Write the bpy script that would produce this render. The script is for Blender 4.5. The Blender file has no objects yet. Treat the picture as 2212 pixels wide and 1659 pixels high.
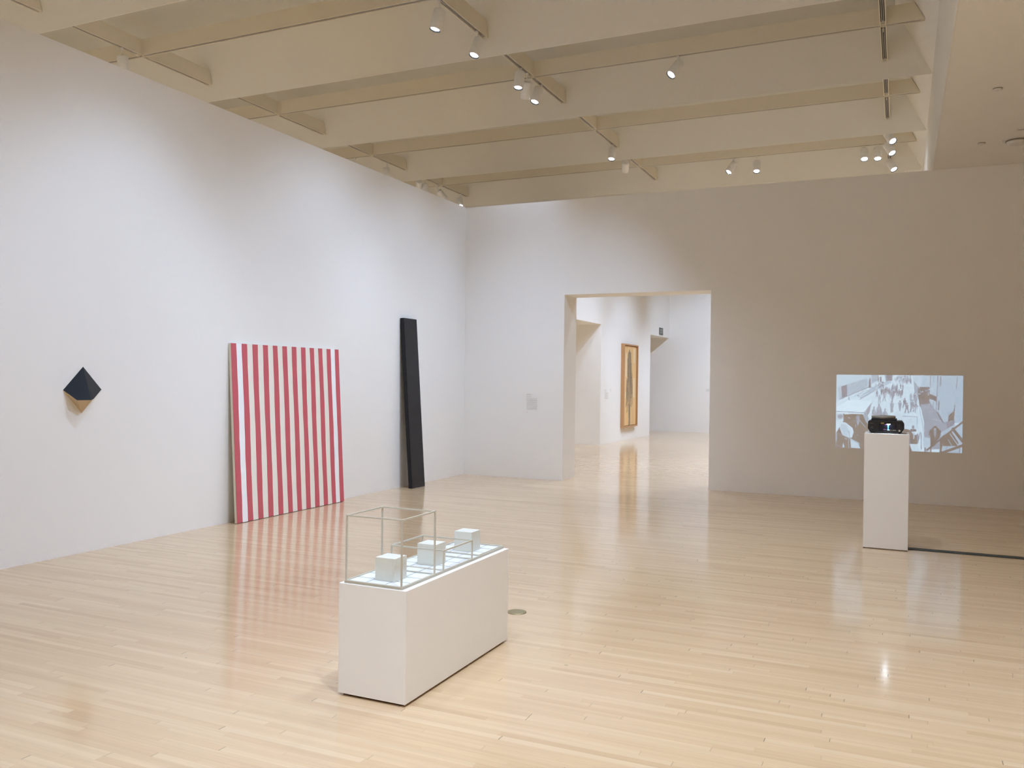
import bpy, bmesh, math, random
import numpy as np
from mathutils import Vector, Matrix

random.seed(7)
S = bpy.context.scene
COL = S.collection
PI = math.pi

# ------------------------------------------------------------------ camera
YAW, PITCH, ROLL, F_PX = 0.42684, -0.00549, 0.01229, 1844.77
fwd = Vector((-math.sin(YAW) * math.cos(PITCH), math.cos(YAW) * math.cos(PITCH), math.sin(PITCH)))
right = Vector((math.cos(YAW), math.sin(YAW), 0.0))
up = right.cross(fwd)
r2 = right * math.cos(ROLL) + up * math.sin(ROLL)
u2 = up * math.cos(ROLL) - right * math.sin(ROLL)
cam_data = bpy.data.cameras.new('camera')
cam_data.sensor_width = 36.0
cam_data.lens = F_PX / 2212.0 * 36.0
cam_data.clip_start = 0.05
cam_data.clip_end = 200
cam = bpy.data.objects.new('camera', cam_data)
m = Matrix((r2, u2, -fwd)).transposed().to_4x4()
m.translation = Vector((0, 0, 1.57))
cam.matrix_world = m
COL.objects.link(cam)
S.camera = cam

# ------------------------------------------------------------------ view and world
S.view_settings.view_transform = 'Standard'
S.view_settings.look = 'None'
S.view_settings.exposure = 0.10
S.view_settings.gamma = 1.0
S.view_settings.use_curve_mapping = False
S.cycles.use_denoising = True
S.cycles.denoising_prefilter = 'FAST'
S.cycles.max_bounces = 10
S.cycles.diffuse_bounces = 7
S.cycles.glossy_bounces = 4
S.cycles.sample_clamp_indirect = 6.0
S.cycles.caustics_reflective = False
S.cycles.caustics_refractive = False
world = bpy.data.worlds.new('world')
S.world = world
world.use_nodes = True
world.node_tree.nodes['Background'].inputs[0].default_value = (1.0, 0.95, 0.88, 1)
world.node_tree.nodes['Background'].inputs[1].default_value = 0.12

# ------------------------------------------------------------------ dimensions (metres)
XL, YB, HW = -6.523, 12.459, 4.3765        # left wall plane, back wall plane, wall height
YB2 = 13.0                                 # far side of the back wall
XP = -6.6                                  # wall of the next gallery
XR, YR = 6.6, -5.2                         # right wall, rear wall
BAY, RIDGE0, TRACK0 = 2.88282, 7.32666, 8.81684
ZR, ZT, ZF, ZFT = 5.85, 6.72, 6.067, 6.29  # beam underside, coffer top, track underside, track top
XB = 0.343                                 # bulkhead face
ZLOW = 4.378                               # low ceiling at the right
TX_L, TX_M, TX_R = -9.81, -5.05, -0.26     # lines of the cross tracks

# ------------------------------------------------------------------ unseen spots mostly along the tracks, some added only as fill
def spot(loc, target, watts, angle=60, blend=0.9, size=0.09, color=(1.0, 0.985, 0.97)):
    d = bpy.data.lights.new('spot', 'SPOT')
    d.energy = watts
    d.spot_size = math.radians(angle)
    d.spot_blend = blend
    d.shadow_soft_size = size
    d.color = color
    o = bpy.data.objects.new('spot', d)
    o.location = loc
    o.rotation_euler = (Vector(target) - Vector(loc)).to_track_quat('-Z', 'Y').to_euler()
    COL.objects.link(o)
    return o

COOL = (0.80, 1.01, 1.36)
WARM = (0.86, 1.01, 1.23)
ZL = 5.72
LIGHTS = [
    # wall wash from the tracks towards the left wall
    ((-3.8, 5.93, ZL), (XL, 5.35, 1.1), 190, 60, 1.0, 0.04, COOL),
    ((-1.6, 5.93, ZL), (XL, 5.4, 1.2), 260, 62, 1.0, 0.04, COOL),
    ((-1.4, 3.05, ZL), (XL, 2.2, 1.1), 200, 70, 1.0, 0.07, COOL),
    ((-1.4, 5.93, ZL), (XL, 7.3, 1.9), 95, 78, 1.0, 0.07, COOL),  # fill lamp added to smooth the wash between its neighbours
    ((-2.4, 8.80, ZL), (XL, 8.2, 1.1), 165, 66, 1.0, 0.07, COOL),
    ((-0.5, 8.80, ZL), (XL, 9.4, 1.2), 190, 62, 1.0, 0.07, COOL),
    ((-3.0, 8.80, ZL), (-5.2, YB, 0.9), 285, 62, 1.0, 0.07, COOL),  # unseen lamp added to brighten the back wall near the corner
    ((-4.2, 10.2, ZL), (XL, 11.0, 1.0), 90, 76, 1.0, 0.07, COOL),
    # walls of the next gallery
    ((-2.5, 20.35, ZL), (XP, 21.9, 1.6), 430, 50, 1.0, 0.07, COOL),
    ((-4.2, 16.6, ZL), (XP - 0.8, 19.7, 1.6), 200, 60, 1.0, 0.07, COOL),
    ((-3.2, 22.0, ZL), (-5.4, 26.3, 1.4), 560, 72, 1.0, 0.07, COOL),
    ((-0.9, 0.6, ZL), (-0.12, 8.8, 0.5), 130, 20, 1.0, 0.06, COOL),  # unseen lamp added to brighten the pedestal front
    # floor and sculpture
    ((-2.5, 3.05, ZL), (-2.35, 3.9, 0.6), 190, 50, 1.0, 0.05, COOL),
]
# unseen fill lamps added over both galleries for bounce light: x, y, watts
for x_, y_, w_ in ((-4.2, 0.2, 140), (-1.0, 0.4, 540), (3.4, 0.6, 260), (-3.6, 3.05, 90), (-0.5, 2.3, 580), (-0.9, 5.2, 170), (3.2, 4.2, 300),
                   (-3.4, 6.8, 200), (-1.2, 7.0, 330), (-3.8, 9.6, 330), (-2.2, -2.6, 330), (2.4, -2.6, 300)):
    z_ = ZL if x_ < XB else 4.3
    LIGHTS.append(((x_, y_, z_), (x_, y_ + 0.01, 0), w_, 104, 1.0, 0.10, WARM))
for x_, y_, w_ in ((-4.2, 14.6, 400), (-1.2, 15.2, 600), (-4.2, 18.6, 640), (-1.3, 20.0, 600), (-3.6, 23.6, 640), (3.0, 15.0, 300), (3.0, 20.0, 300), (-9.2, 1.5, 800), (-9.2, 5.0, 1100), (-9.2, 8.6, 900), (-9.2, 12.0, 350), (-10.0, 16.0, 600), (-10.0, 21.0, 500)):
    z_ = ZL if x_ < XB else 4.3
    LIGHTS.append(((x_, y_, z_), (x_, y_ + 0.01, 0), w_, 104, 1.0, 0.10, WARM))
for L in LIGHTS:
    spot(*L)

# ------------------------------------------------------------------ materials
MATS = {}
def mat(name, color, rough=0.6, metal=0.0, spec=0.5, emis=None, estr=0.0, bump=0.0, bscale=60.0, vary=0.0, coat=0.0):
    if name in MATS:
        return MATS[name]
    M = bpy.data.materials.new(name)
    M.use_nodes = True
    nt = M.node_tree
    b = nt.nodes['Principled BSDF']
    b.inputs['Base Color'].default_value = (*color, 1)
    b.inputs['Roughness'].default_value = rough
    b.inputs['Metallic'].default_value = metal
    b.inputs['Specular IOR Level'].default_value = spec
    b.inputs['Coat Weight'].default_value = coat
    if emis:
        b.inputs['Emission Color'].default_value = (*emis, 1)
        b.inputs['Emission Strength'].default_value = estr
    tc = nt.nodes.new('ShaderNodeTexCoord')
    if bump or vary:
        n = nt.nodes.new('ShaderNodeTexNoise')
        n.inputs['Scale'].default_value = bscale
        n.inputs['Detail'].default_value = 4
        nt.links.new(tc.outputs['Object'], n.inputs['Vector'])
        if bump:
            bp = nt.nodes.new('ShaderNodeBump')
            bp.inputs['Strength'].default_value = bump
            bp.inputs['Distance'].default_value = 0.002
            nt.links.new(n.outputs['Fac'], bp.inputs['Height'])
            nt.links.new(bp.outputs['Normal'], b.inputs['Normal'])
        if vary:
            mx = nt.nodes.new('ShaderNodeMix')
            mx.data_type = 'RGBA'
            mx.inputs['A'].default_value = (*[c * (1 - vary) for c in color], 1)
            mx.inputs['B'].default_value = (*[min(1, c * (1 + vary)) for c in color], 1)
            nt.links.new(n.outputs['Fac'], mx.inputs['Factor'])
            nt.links.new(mx.outputs['Result'], b.inputs['Base Color'])
    MATS[name] = M
    return M

wall_m = mat('painted_wall', (0.86, 0.845, 0.82), 0.75, spec=0.25, bump=0.05, bscale=90)
ceil_m = mat('painted_ceiling', (0.84, 0.82, 0.76), 0.85, spec=0.2)
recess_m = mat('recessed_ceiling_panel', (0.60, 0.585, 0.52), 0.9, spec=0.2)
low_ceil_m = mat('painted_low_ceiling', (0.84, 0.82, 0.76), 0.85, spec=0.2)
track_m = mat('cream_track_housing', (0.80, 0.735, 0.605), 0.5)
track_in = mat('grey_track_rail', (0.42, 0.39, 0.34), 0.45)
track_dk = mat('dark_track_slot', (0.02, 0.016, 0.012), 0.6)
lamp_m = mat('white_lamp_housing', (0.86, 0.85, 0.83), 0.45, vary=0.05, bscale=30)
rim_m = mat('dark_lamp_rim', (0.05, 0.055, 0.065), 0.4)
lens_m = mat('glowing_lamp_lens', (0.9, 0.95, 1.0), 0.3, emis=(0.93, 0.97, 1.0), estr=14.0)
lens_hot = mat('bright_lamp_lens', (0.9, 0.95, 1.0), 0.3, emis=(0.93, 0.97, 1.0), estr=60.0)
plinth_m = mat('white_plinth_paint', (0.89, 0.875, 0.85), 0.6, spec=0.3, bump=0.03)
dark_m = mat('shadow_gap_black', (0.03, 0.022, 0.015), 0.8)
tile_m = mat('white_enamel_plate', (0.80, 0.82, 0.83), 0.4)
block_m = mat('white_block_enamel', (0.735, 0.735, 0.665), 0.45)
rod_m = mat('grey_green_steel_rod', (0.58, 0.55, 0.46), 0.45)
line_m = mat('grey_grid_line', (0.30, 0.35, 0.35), 0.6)
black_gloss = mat('black_gloss_resin', (0.010, 0.010, 0.012), 0.12, spec=0.30)
black_face = mat('blue_black_enamel', (0.006, 0.009, 0.014), 0.40, spec=0.24)
tan_m = mat('tan_wood_underside', (0.62, 0.47, 0.29), 0.55, vary=0.08, bscale=12)
red_m = mat('red_stripe_cloth', (0.58, 0.128, 0.150), 0.8, spec=0.2, vary=0.04, bscale=40)
beige_m = mat('beige_stripe_cloth', (0.85, 0.805, 0.725), 0.85, spec=0.2, vary=0.02, bscale=40)
white_stripe_m = mat('white_painted_stripe', (0.90, 0.91, 0.92), 0.7, spec=0.3)
edge_m = mat('cream_canvas_edge', (0.78, 0.74, 0.62), 0.85)
text_m = mat('grey_wall_lettering', (0.50, 0.50, 0.47), 0.8)
frame_m = mat('honey_wood_frame', (0.50, 0.27, 0.115), 0.45, vary=0.1, bscale=20)
brass_m = mat('aged_brass', (0.36, 0.30, 0.17), 0.4, metal=0.6, vary=0.15, bscale=50)
brass_dk = mat('dull_grey_metal', (0.22, 0.20, 0.17), 0.5, metal=0.5, vary=0.35, bscale=90)
strip_m = mat('dark_green_rubber', (0.030, 0.036, 0.030), 0.55)
proj_black = mat('black_plastic', (0.010, 0.010, 0.012), 0.35)
proj_grey = mat('smoke_grey_plastic', (0.33, 0.32, 0.30), 0.3, vary=0.5, bscale=70)
det_m = mat('white_detector_plastic', (0.72, 0.70, 0.66), 0.5)
det_dk = mat('detector_shadow_gap', (0.22, 0.20, 0.15), 0.7)
sign_m = mat('dark_green_sign_case', (0.09, 0.10, 0.085), 0.5)
sign_t = mat('pale_green_sign_letters', (0.42, 0.47, 0.42), 0.5)
red_wire = mat('red_cable', (0.35, 0.05, 0.03), 0.6)

def math_node(nt, op, a, b=None, c=None):
    n = nt.nodes.new('ShaderNodeMath')
    n.operation = op
    for i, v in enumerate((a, b, c)):
        if v is None:
            continue
        if isinstance(v, (int, float)):
            n.inputs[i].default_value = v
        else:
            nt.links.new(v, n.inputs[i])
    return n.outputs[0]

def floor_material():
    M = bpy.data.materials.new('maple_strip_floor')
    M.use_nodes = True
    nt = M.node_tree
    b = nt.nodes['Principled BSDF']
    tc = nt.nodes.new('ShaderNodeTexCoord')
    sp = nt.nodes.new('ShaderNodeSeparateXYZ')
    nt.links.new(tc.outputs['Object'], sp.inputs[0])
    x, y = sp.outputs[0], sp.outputs[1]
    Wd = 0.041
    ry = math_node(nt, 'DIVIDE', y, Wd)
    row = math_node(nt, 'FLOOR', ry)
    fy = math_node(nt, 'SUBTRACT', ry, row)
    wn = nt.nodes.new('ShaderNodeTexWhiteNoise')
    wn.noise_dimensions = '1D'
    nt.links.new(row, wn.inputs['W'])
    ln = math_node(nt, 'MULTIPLY_ADD', wn.outputs['Value'], 0.75, 0.65)
    wn2 = nt.nodes.new('ShaderNodeTexWhiteNoise')
    wn2.noise_dimensions = '1D'
    nt.links.new(math_node(nt, 'ADD', row, 371.3), wn2.inputs['W'])
    off = math_node(nt, 'MULTIPLY', wn2.outputs['Value'], 9.0)
    rx = math_node(nt, 'DIVIDE', math_node(nt, 'ADD', x, off), ln)
    cx = math_node(nt, 'FLOOR', rx)
    fx = math_node(nt, 'MULTIPLY', math_node(nt, 'SUBTRACT', rx, cx), ln)
    cmb = nt.nodes.new('ShaderNodeCombineXYZ')
    nt.links.new(row, cmb.inputs[0]); nt.links.new(cx, cmb.inputs[1])
    wb = nt.nodes.new('ShaderNodeTexWhiteNoise')
    wb.noise_dimensions = '2D'
    nt.links.new(cmb.outputs[0], wb.inputs['Vector'])
    ramp = nt.nodes.new('ShaderNodeValToRGB')
    e = ramp.color_ramp.elements
    e[0].position = 0.0; e[0].color = (0.590, 0.408, 0.244, 1)
    e[1].position = 1.0; e[1].color = (0.685, 0.510, 0.330, 1)
    for p_, c_ in ((0.06, (0.614, 0.428, 0.258, 1)), (0.30, (0.634, 0.451, 0.276, 1)), (0.70, (0.652, 0.471, 0.292, 1)), (0.94, (0.668, 0.491, 0.311, 1))):
        el = e.new(p_); el.color = c_
    nt.links.new(wb.outputs['Value'], ramp.inputs[0])
    # grain stretched along each board
    mp = nt.nodes.new('ShaderNodeMapping')
    mp.inputs['Scale'].default_value = (1.6, 38.0, 1.0)
    nt.links.new(tc.outputs['Object'], mp.inputs[0])
    ad = nt.nodes.new('ShaderNodeVectorMath'); ad.operation = 'ADD'
    sc = nt.nodes.new('ShaderNodeVectorMath'); sc.operation = 'SCALE'
    nt.links.new(wb.outputs['Color'], sc.inputs[0]); sc.inputs['Scale'].default_value = 30.0
    nt.links.new(mp.outputs[0], ad.inputs[0]); nt.links.new(sc.outputs[0], ad.inputs[1])
    gn = nt.nodes.new('ShaderNodeTexNoise')
    gn.inputs['Scale'].default_value = 1.0; gn.inputs['Detail'].default_value = 5
    nt.links.new(ad.outputs[0], gn.inputs['Vector'])
    g2 = nt.nodes.new('ShaderNodeMapRange')
    g2.inputs['From Min'].default_value = 0.3; g2.inputs['From Max'].default_value = 0.75
    g2.inputs['To Min'].default_value = 1.035; g2.inputs['To Max'].default_value = 0.93
    nt.links.new(gn.outputs['Fac'], g2.inputs['Value'])
    # seams between the strips and dark joints at some board ends
    e1 = math_node(nt, 'LESS_THAN', fy, 0.05)
    e2 = math_node(nt, 'LESS_THAN', fx, 0.0035)
    seam = math_node(nt, 'SUBTRACT', 1.0, math_node(nt, 'MULTIPLY', e1, 0.095))
    strength = math_node(nt, 'MULTIPLY', math_node(nt, 'POWER', wb.outputs['Value'], 2.0), 0.65)
    joint = math_node(nt, 'SUBTRACT', 1.0, math_node(nt, 'MULTIPLY', e2, strength))
    fac = math_node(nt, 'MULTIPLY', math_node(nt, 'MULTIPLY', seam, joint), g2.outputs[0])
    # small dark knots
    vn = nt.nodes.new('ShaderNodeTexVoronoi')
    vn.inputs['Scale'].default_value = 2.1
    mp2 = nt.nodes.new('ShaderNodeMapping')
    mp2.inputs['Scale'].default_value = (0.45, 1.0, 1.0)
    nt.links.new(tc.outputs['Object'], mp2.inputs[0]); nt.links.new(mp2.outputs[0], vn.inputs['Vector'])
    kn = math_node(nt, 'LESS_THAN', vn.outputs['Distance'], 0.013)
    fac = math_node(nt, 'MULTIPLY', fac, math_node(nt, 'SUBTRACT', 1.0, math_node(nt, 'MULTIPLY', kn, 0.45)))
    mul = nt.nodes.new('ShaderNodeVectorMath'); mul.operation = 'SCALE'
    nt.links.new(ramp.outputs[0], mul.inputs[0]); nt.links.new(fac, mul.inputs['Scale'])
    nt.links.new(mul.outputs[0], b.inputs['Base Color'])
    # varnish: gloss differs a little from board to board, and each board lies a hair out of level
    rr = math_node(nt, 'MULTIPLY_ADD', wb.outputs['Value'], 0.03, 0.115)
    nt.links.new(rr, b.inputs['Roughness'])
    b.inputs['Specular IOR Level'].default_value = 0.54
    b.inputs['Coat Weight'].default_value = 0.12
    b.inputs['Coat Roughness'].default_value = 0.10
    return M
floor_m = floor_material()

# ------------------------------------------------------------------ mesh helpers
class MB:
    """collects shapes and links them as ONE mesh object"""
    def __init__(s):
        s.bm = bmesh.new(); s.mats = []
    def mi(s, m_):
        if m_ is None: return 0
        if m_ not in s.mats: s.mats.append(m_)
        return s.mats.index(m_)
    def box(s, a, b, m_=None):
        a, b = [min(p, q) for p, q in zip(a, b)], [max(p, q) for p, q in zip(a, b)]
        v = [s.bm.verts.new((x, y, z)) for z in (a[2], b[2]) for y in (a[1], b[1]) for x in (a[0], b[0])]
        for f in ((0, 2, 3, 1), (4, 5, 7, 6), (0, 1, 5, 4), (2, 6, 7, 3), (0, 4, 6, 2), (1, 3, 7, 5)):
            s.bm.faces.new([v[i] for i in f]).material_index = s.mi(m_)
        return s
    def hexa(s, pts, m_=None):
        """eight points: bottom ring of four, top ring of four"""
        v = [s.bm.verts.new(p) for p in pts]
        for f in ((3, 2, 1, 0), (4, 5, 6, 7), (0, 1, 5, 4), (1, 2, 6, 5), (2, 3, 7, 6), (3, 0, 4, 7)):
            s.bm.faces.new([v[i] for i in f]).material_index = s.mi(m_)
        return s
    def face(s, pts, m_=None):
        s.bm.faces.new([s.bm.verts.new(p) for p in pts]).material_index = s.mi(m_)
        return s
    def solid(s, verts, faces, m_list=None):
        v = [s.bm.verts.new(p) for p in verts]
        for i, f in enumerate(faces):
            s.bm.faces.new([v[k] for k in f]).material_index = s.mi(m_list[i]) if m_list else 0
        return s
    def prism(s, prof, p0, axis, ua, va, length, m_=None):
        """profile (u, v) swept along axis"""
        p0, axis, ua, va = Vector(p0), Vector(axis), Vector(ua), Vector(va)
        A = [s.bm.verts.new(p0 + ua * u + va * v) for u, v in prof]
        B = [s.bm.verts.new(p0 + ua * u + va * v + axis * length) for u, v in prof]
        n = len(prof)
        for i in range(n):
            s.bm.faces.new((A[i], A[(i + 1) % n], B[(i + 1) % n], B[i])).material_index = s.mi(m_)
        s.bm.faces.new(A[::-1]).material_index = s.mi(m_)
        s.bm.faces.new(B).material_index = s.mi(m_)
        return s
    def lathe(s, prof, origin, axis, m_=None, n=32, caps=(True, True)):
        """profile of (radius, distance along axis)"""
        origin, axis = Vector(origin), Vector(axis).normalized()
        t = Vector((1, 0, 0)) if abs(axis.x) < 0.8 else Vector((0, 1, 0))
        u = axis.cross(t).normalized(); w = axis.cross(u)
        rings = []
        for r, h in prof:
            rings.append([s.bm.verts.new(origin + axis * h + (u * math.cos(2 * PI * k / n) + w * math.sin(2 * PI * k / n)) * r) for k in range(n)])
        for a, b in zip(rings, rings[1:]):
            for k in range(n):
                f = s.bm.faces.new((a[k], a[(k + 1) % n], b[(k + 1) % n], b[k]))
                f.material_index = s.mi(m_); f.smooth = True
        if caps[0]: s.bm.faces.new(rings[0][::-1]).material_index = s.mi(m_)
        if caps[1]: s.bm.faces.new(rings[-1]).material_index = s.mi(m_)
        return s
    def rod(s, a, b, r, m_=None, n=8):
        a, b = Vector(a), Vector(b)
        return s.lathe([(r, 0), (r, (b - a).length)], a, b - a, m_, n)
    def build(s, name, m_=None, parent=None, bevel=0.0, seg=2):
        me = bpy.data.meshes.new(name)
        bmesh.ops.recalc_face_normals(s.bm, faces=s.bm.faces[:])
        s.bm.to_mesh(me); s.bm.free()
        for k in (s.mats or [m_]):
            me.materials.append(k)
        o = bpy.data.objects.new(name, me)
        COL.objects.link(o)
        if parent: o.parent = parent
        if bevel:
            bv = o.modifiers.new('bevel', 'BEVEL'); bv.width = bevel; bv.segments = seg; bv.limit_method = 'ANGLE'
        return o

def tag(o, label=None, cat=None, group=None, kind=None):
    if label: o['label'] = label
    if cat: o['category'] = cat
    if group: o['group'] = group
    if kind: o['kind'] = kind
    return o

def thing(name, label, cat, loc, group=None):
    o = bpy.data.objects.new(name, None)
    o.empty_display_size = 0.1
    o.location = loc
    COL.objects.link(o)
    return tag(o, label, cat, group)

def struct(name, mb, m_, label, cat):
    o = mb.build(name, m_)
    return tag(o, label, cat, None, 'structure')

# ================================================================== SETTING
mb = MB().box((-13.5, YR - 0.3, -0.25), (XR + 0.3, 26.6, 0.0))
struct('floor', mb, floor_m, 'pale maple strip floor with a varnished sheen running through both galleries', 'floor')

struct('wall_left', MB().box((XL - 0.4, YR, 0), (XL, YB, HW)), wall_m, 'tall white wall on the left behind the striped canvas and the leaning plank', 'wall')
# back wall with the door opening
X0, X1d, ZD = -4.784, -2.515, 2.899
mb = MB()
mb.box((XL - 0.4, YB, 0), (X0, YB2, HW)).box((X0, YB, ZD), (X1d, YB2, HW)).box((X1d, YB, 0), (XR, YB2, HW))
struct('wall_back', mb, wall_m, 'white wall facing the camera with a tall square doorway cut in it', 'wall')
struct('wall_right', MB().box((XR, YR, 0), (XR + 0.3, 26.6, ZLOW - 0.001)), wall_m, 'white wall closing the galleries at the far right', 'wall')
struct('wall_rear', MB().box((-13.5, YR - 0.3, 0), (XR, YR, ZT)), wall_m, 'white wall behind the camera', 'wall')
# next gallery
mb = MB()
mb.box((XP - 1.6, 19.68, 0), (XP, 24.15, HW))
mb.box((XP - 1.6, YB2, 2.925), (XP, 19.68, HW))
mb.box((XP - 1.6, 24.15, 2.915), (XP, 26.3, HW))
struct('wall_next_gallery', mb, wall_m, 'white wall in the next gallery that carries the tall framed picture, openings at both ends', 'wall')
struct('wall_far', MB().box((-13.5, 26.3, 0), (XR, 26.6, ZT)), wall_m, 'white far wall of the next gallery seen through the doorway', 'wall')
struct('wall_outer_left', MB().box((-13.5, YR, 0), (-13.2, 26.3, ZT)), wall_m, 'outer white wall hidden beyond the left wall', 'wall')

# ceiling: flat soffit above V shaped beams
KS = range(-4, 7)
XC0 = -13.2
SL = 0.30     # lean of the beam faces
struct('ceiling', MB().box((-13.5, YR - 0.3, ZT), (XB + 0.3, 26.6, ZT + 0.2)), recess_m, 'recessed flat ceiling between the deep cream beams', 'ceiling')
struct('ceiling_low', MB().box((XB + 0.011, YR - 0.3, ZLOW), (XR + 0.3, 26.6, ZLOW + 0.2)), low_ceil_m, 'lower flat ceiling at the right with detectors on it', 'ceiling')
k_i = 1
for k in KS:
    y = RIDGE0 + k * BAY
    dz = ZT - ZR
    prof = [(-0.004, ZR), (0.004, ZR), (0.012 + SL * dz, ZT), (-0.012 - SL * dz, ZT)]
    if y + 0.3 > 26.3 or y < YR + 0.4: continue
    mb = MB().prism(prof, (XC0, y, 0), (1, 0, 0), (0, 1, 0), (0, 0, 1), XB - XC0 - 0.002)
    struct('trim_%d' % k_i, mb, ceil_m, ['', 'deep cream ceiling beam'][1] + ' crossing the room %s' % {1: 'overhead, cut by the top of the picture', 0: 'overhead, out of frame'}.get(k, 'parallel to the doorway wall'), 'beam')
    k_i += 1
# bulkhead with its sloping inner face
dz = ZT - ZR
prof = [(0.0, ZLOW), (0.01, ZLOW), (0.01, ZLOW + 0.2), (0.28, ZLOW + 0.2), (0.28, ZT), (-0.55 * dz, ZT), (0.0, ZR)]
mb = MB().prism([(u, v) for u, v in prof], (XB, YR, 0), (0, 1, 0), (1, 0, 0), (0, 0, 1), 26.3 - YR)
struct('trim_%d' % k_i, mb, ceil_m, 'long cream bulkhead dropping from the beams to the low ceiling at the right', 'bulkhead')

# ================================================================== TRACKS
W2 = 0.038
def make_track(kind, line, a, b, sl_a, sl_b, label, cross=()):
    """kind 'x' or 'y'; line = the other coordinate; a..b extent of underside; ends lean inwards by sl towards the top"""
    if kind == 'x': P = lambda t, s_, z: (t, line + s_, z)
    else: P = lambda t, s_, z: (line + s_, t, z)
    base = P((a + b) / 2, 0, ZF)
    t = thing('lighting_track', label, 'track', base, 'cream lighting tracks under the ceiling')
    inv = Vector(base)
    q = lambda *p: tuple(Vector(P(*p)) - inv)
    h = ZFT - ZF
    def bar(mbx, s0, s1, z0, z1, m_=None, ea=0.0, eb=0.0):
        za, zb = (z0 - ZF) / h, (z1 - ZF) / h
        A0, A1 = a + ea + sl_a * h * za, a + ea + sl_a * h * zb
        B0, B1 = b - eb - sl_b * h * za, b - eb - sl_b * h * zb
        mbx.hexa([q(A0, s0, z0), q(B0, s0, z0), q(B0, s1, z0), q(A0, s1, z0), q(A1, s0, z1), q(B1, s0, z1), q(B1, s1, z1), q(A1, s1, z1)], m_)
    mbx = MB()
    bar(mbx, -W2, -W2 + 0.011, ZF, ZFT)
    bar(mbx, W2 - 0.011, W2, ZF, ZFT)
    bar(mbx, -W2 + 0.011, W2 - 0.011, ZF + 0.03, ZFT)
    mbx.build('track_housing', track_m, t)
    # side gaps, inner rail and its slot
    segs = []
    cuts = sorted(cross)
    lo = a + 0.05
    for c in cuts + [b]:
        hi = c - 0.05 if c == b else c - W2
        if hi > lo + 0.05: segs.append((lo, hi))
        lo = c + W2
    mr, ms, mg = MB(), MB(), MB()
    for lo, hi in segs:
        r = lambda t0, t1, s0, s1, z0, z1: ([min(i, j) for i, j in zip(q(t0, s0, z0), q(t1, s1, z1))], [max(i, j) for i, j in zip(q(t0, s0, z0), q(t1, s1, z1))])
        for s0, s1 in ((-0.0155, -0.0060), (0.0060, 0.0155)):
            mr.box(*r(lo, hi, s0, s1, ZF + 0.003, ZF + 0.030))
        ends = [(lo, lo + 0.14), (hi - 0.14, hi)]
        mr.box(*r(lo, lo + 0.12, -0.006, 0.006, ZF + 0.003, ZF + 0.029))
        mr.box(*r(hi - 0.07, hi, -0.006, 0.006, ZF + 0.003, ZF + 0.029))
        ms.box(*r(lo + 0.12, hi - 0.07, -0.006, 0.006, ZF + 0.012, ZF + 0.029))
        mg.box(*r(lo, hi, -W2 + 0.0115, -0.0157, ZF + 0.022, ZF + 0.0295))
        mg.box(*r(lo, hi, 0.0157, W2 - 0.0115, ZF + 0.022, ZF + 0.0295))
    mr.build('rail', track_in, t)
    ms.build('slot', track_dk, t)
    mg.build('side_gap', track_dk, t)
    return t

def beam_y(k): return RIDGE0 + k * BAY
def track_y(k): return TRACK0 + k * BAY
XE0 = XC0 + 0.02
XE1 = XB - 0.55 * (ZF - ZR) - 0.006
for k, lab in ((0, 'long cream lighting track crossing the top left of the picture, nearest of the long ones'),
               (1, 'long cream lighting track behind the group of three spotlights near the top centre'),
               (2, 'long cream lighting track, third from the camera, without any spotlight on its right half'),
               (3, 'long cream lighting track farthest back, carrying the two glaring spotlights')):
    make_track('x', track_y(k), XE0, XE1, 0.0, 0.55, lab, cross=(TX_L, TX_M, TX_R))
where = {TX_L: 'above the left wall', TX_M: 'in the middle of the ceiling', TX_R: 'beside the bulkhead at the right'}
depth = {0: 'nearest bay', 1: 'second bay from the camera', 2: 'third bay from the camera', 3: 'farthest bay from the camera'}
for tx in (TX_L, TX_M, TX_R):
    for k in range(-1 if tx == TX_L else 0, 4):
        if tx == TX_R and k == 0: continue
        ya = beam_y(k) + 0.012 + SL * (ZF - ZR) + 0.004
        yb = beam_y(k + 1) - 0.012 - SL * (ZF - ZR) - 0.004
        ty = track_y(k)
        lab = 'short cream track %s, %s' % (where[tx], depth.get(k, 'end just showing in the corner'))
        # two halves meet the long track; the housing is broken there
        make_track('y', tx, ya, ty - W2 - 0.001, SL, 0.0, lab + ', near half')
        make_track('y', tx, ty + W2 + 0.001, yb, 0.0, SL, lab + ', far half')

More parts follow.
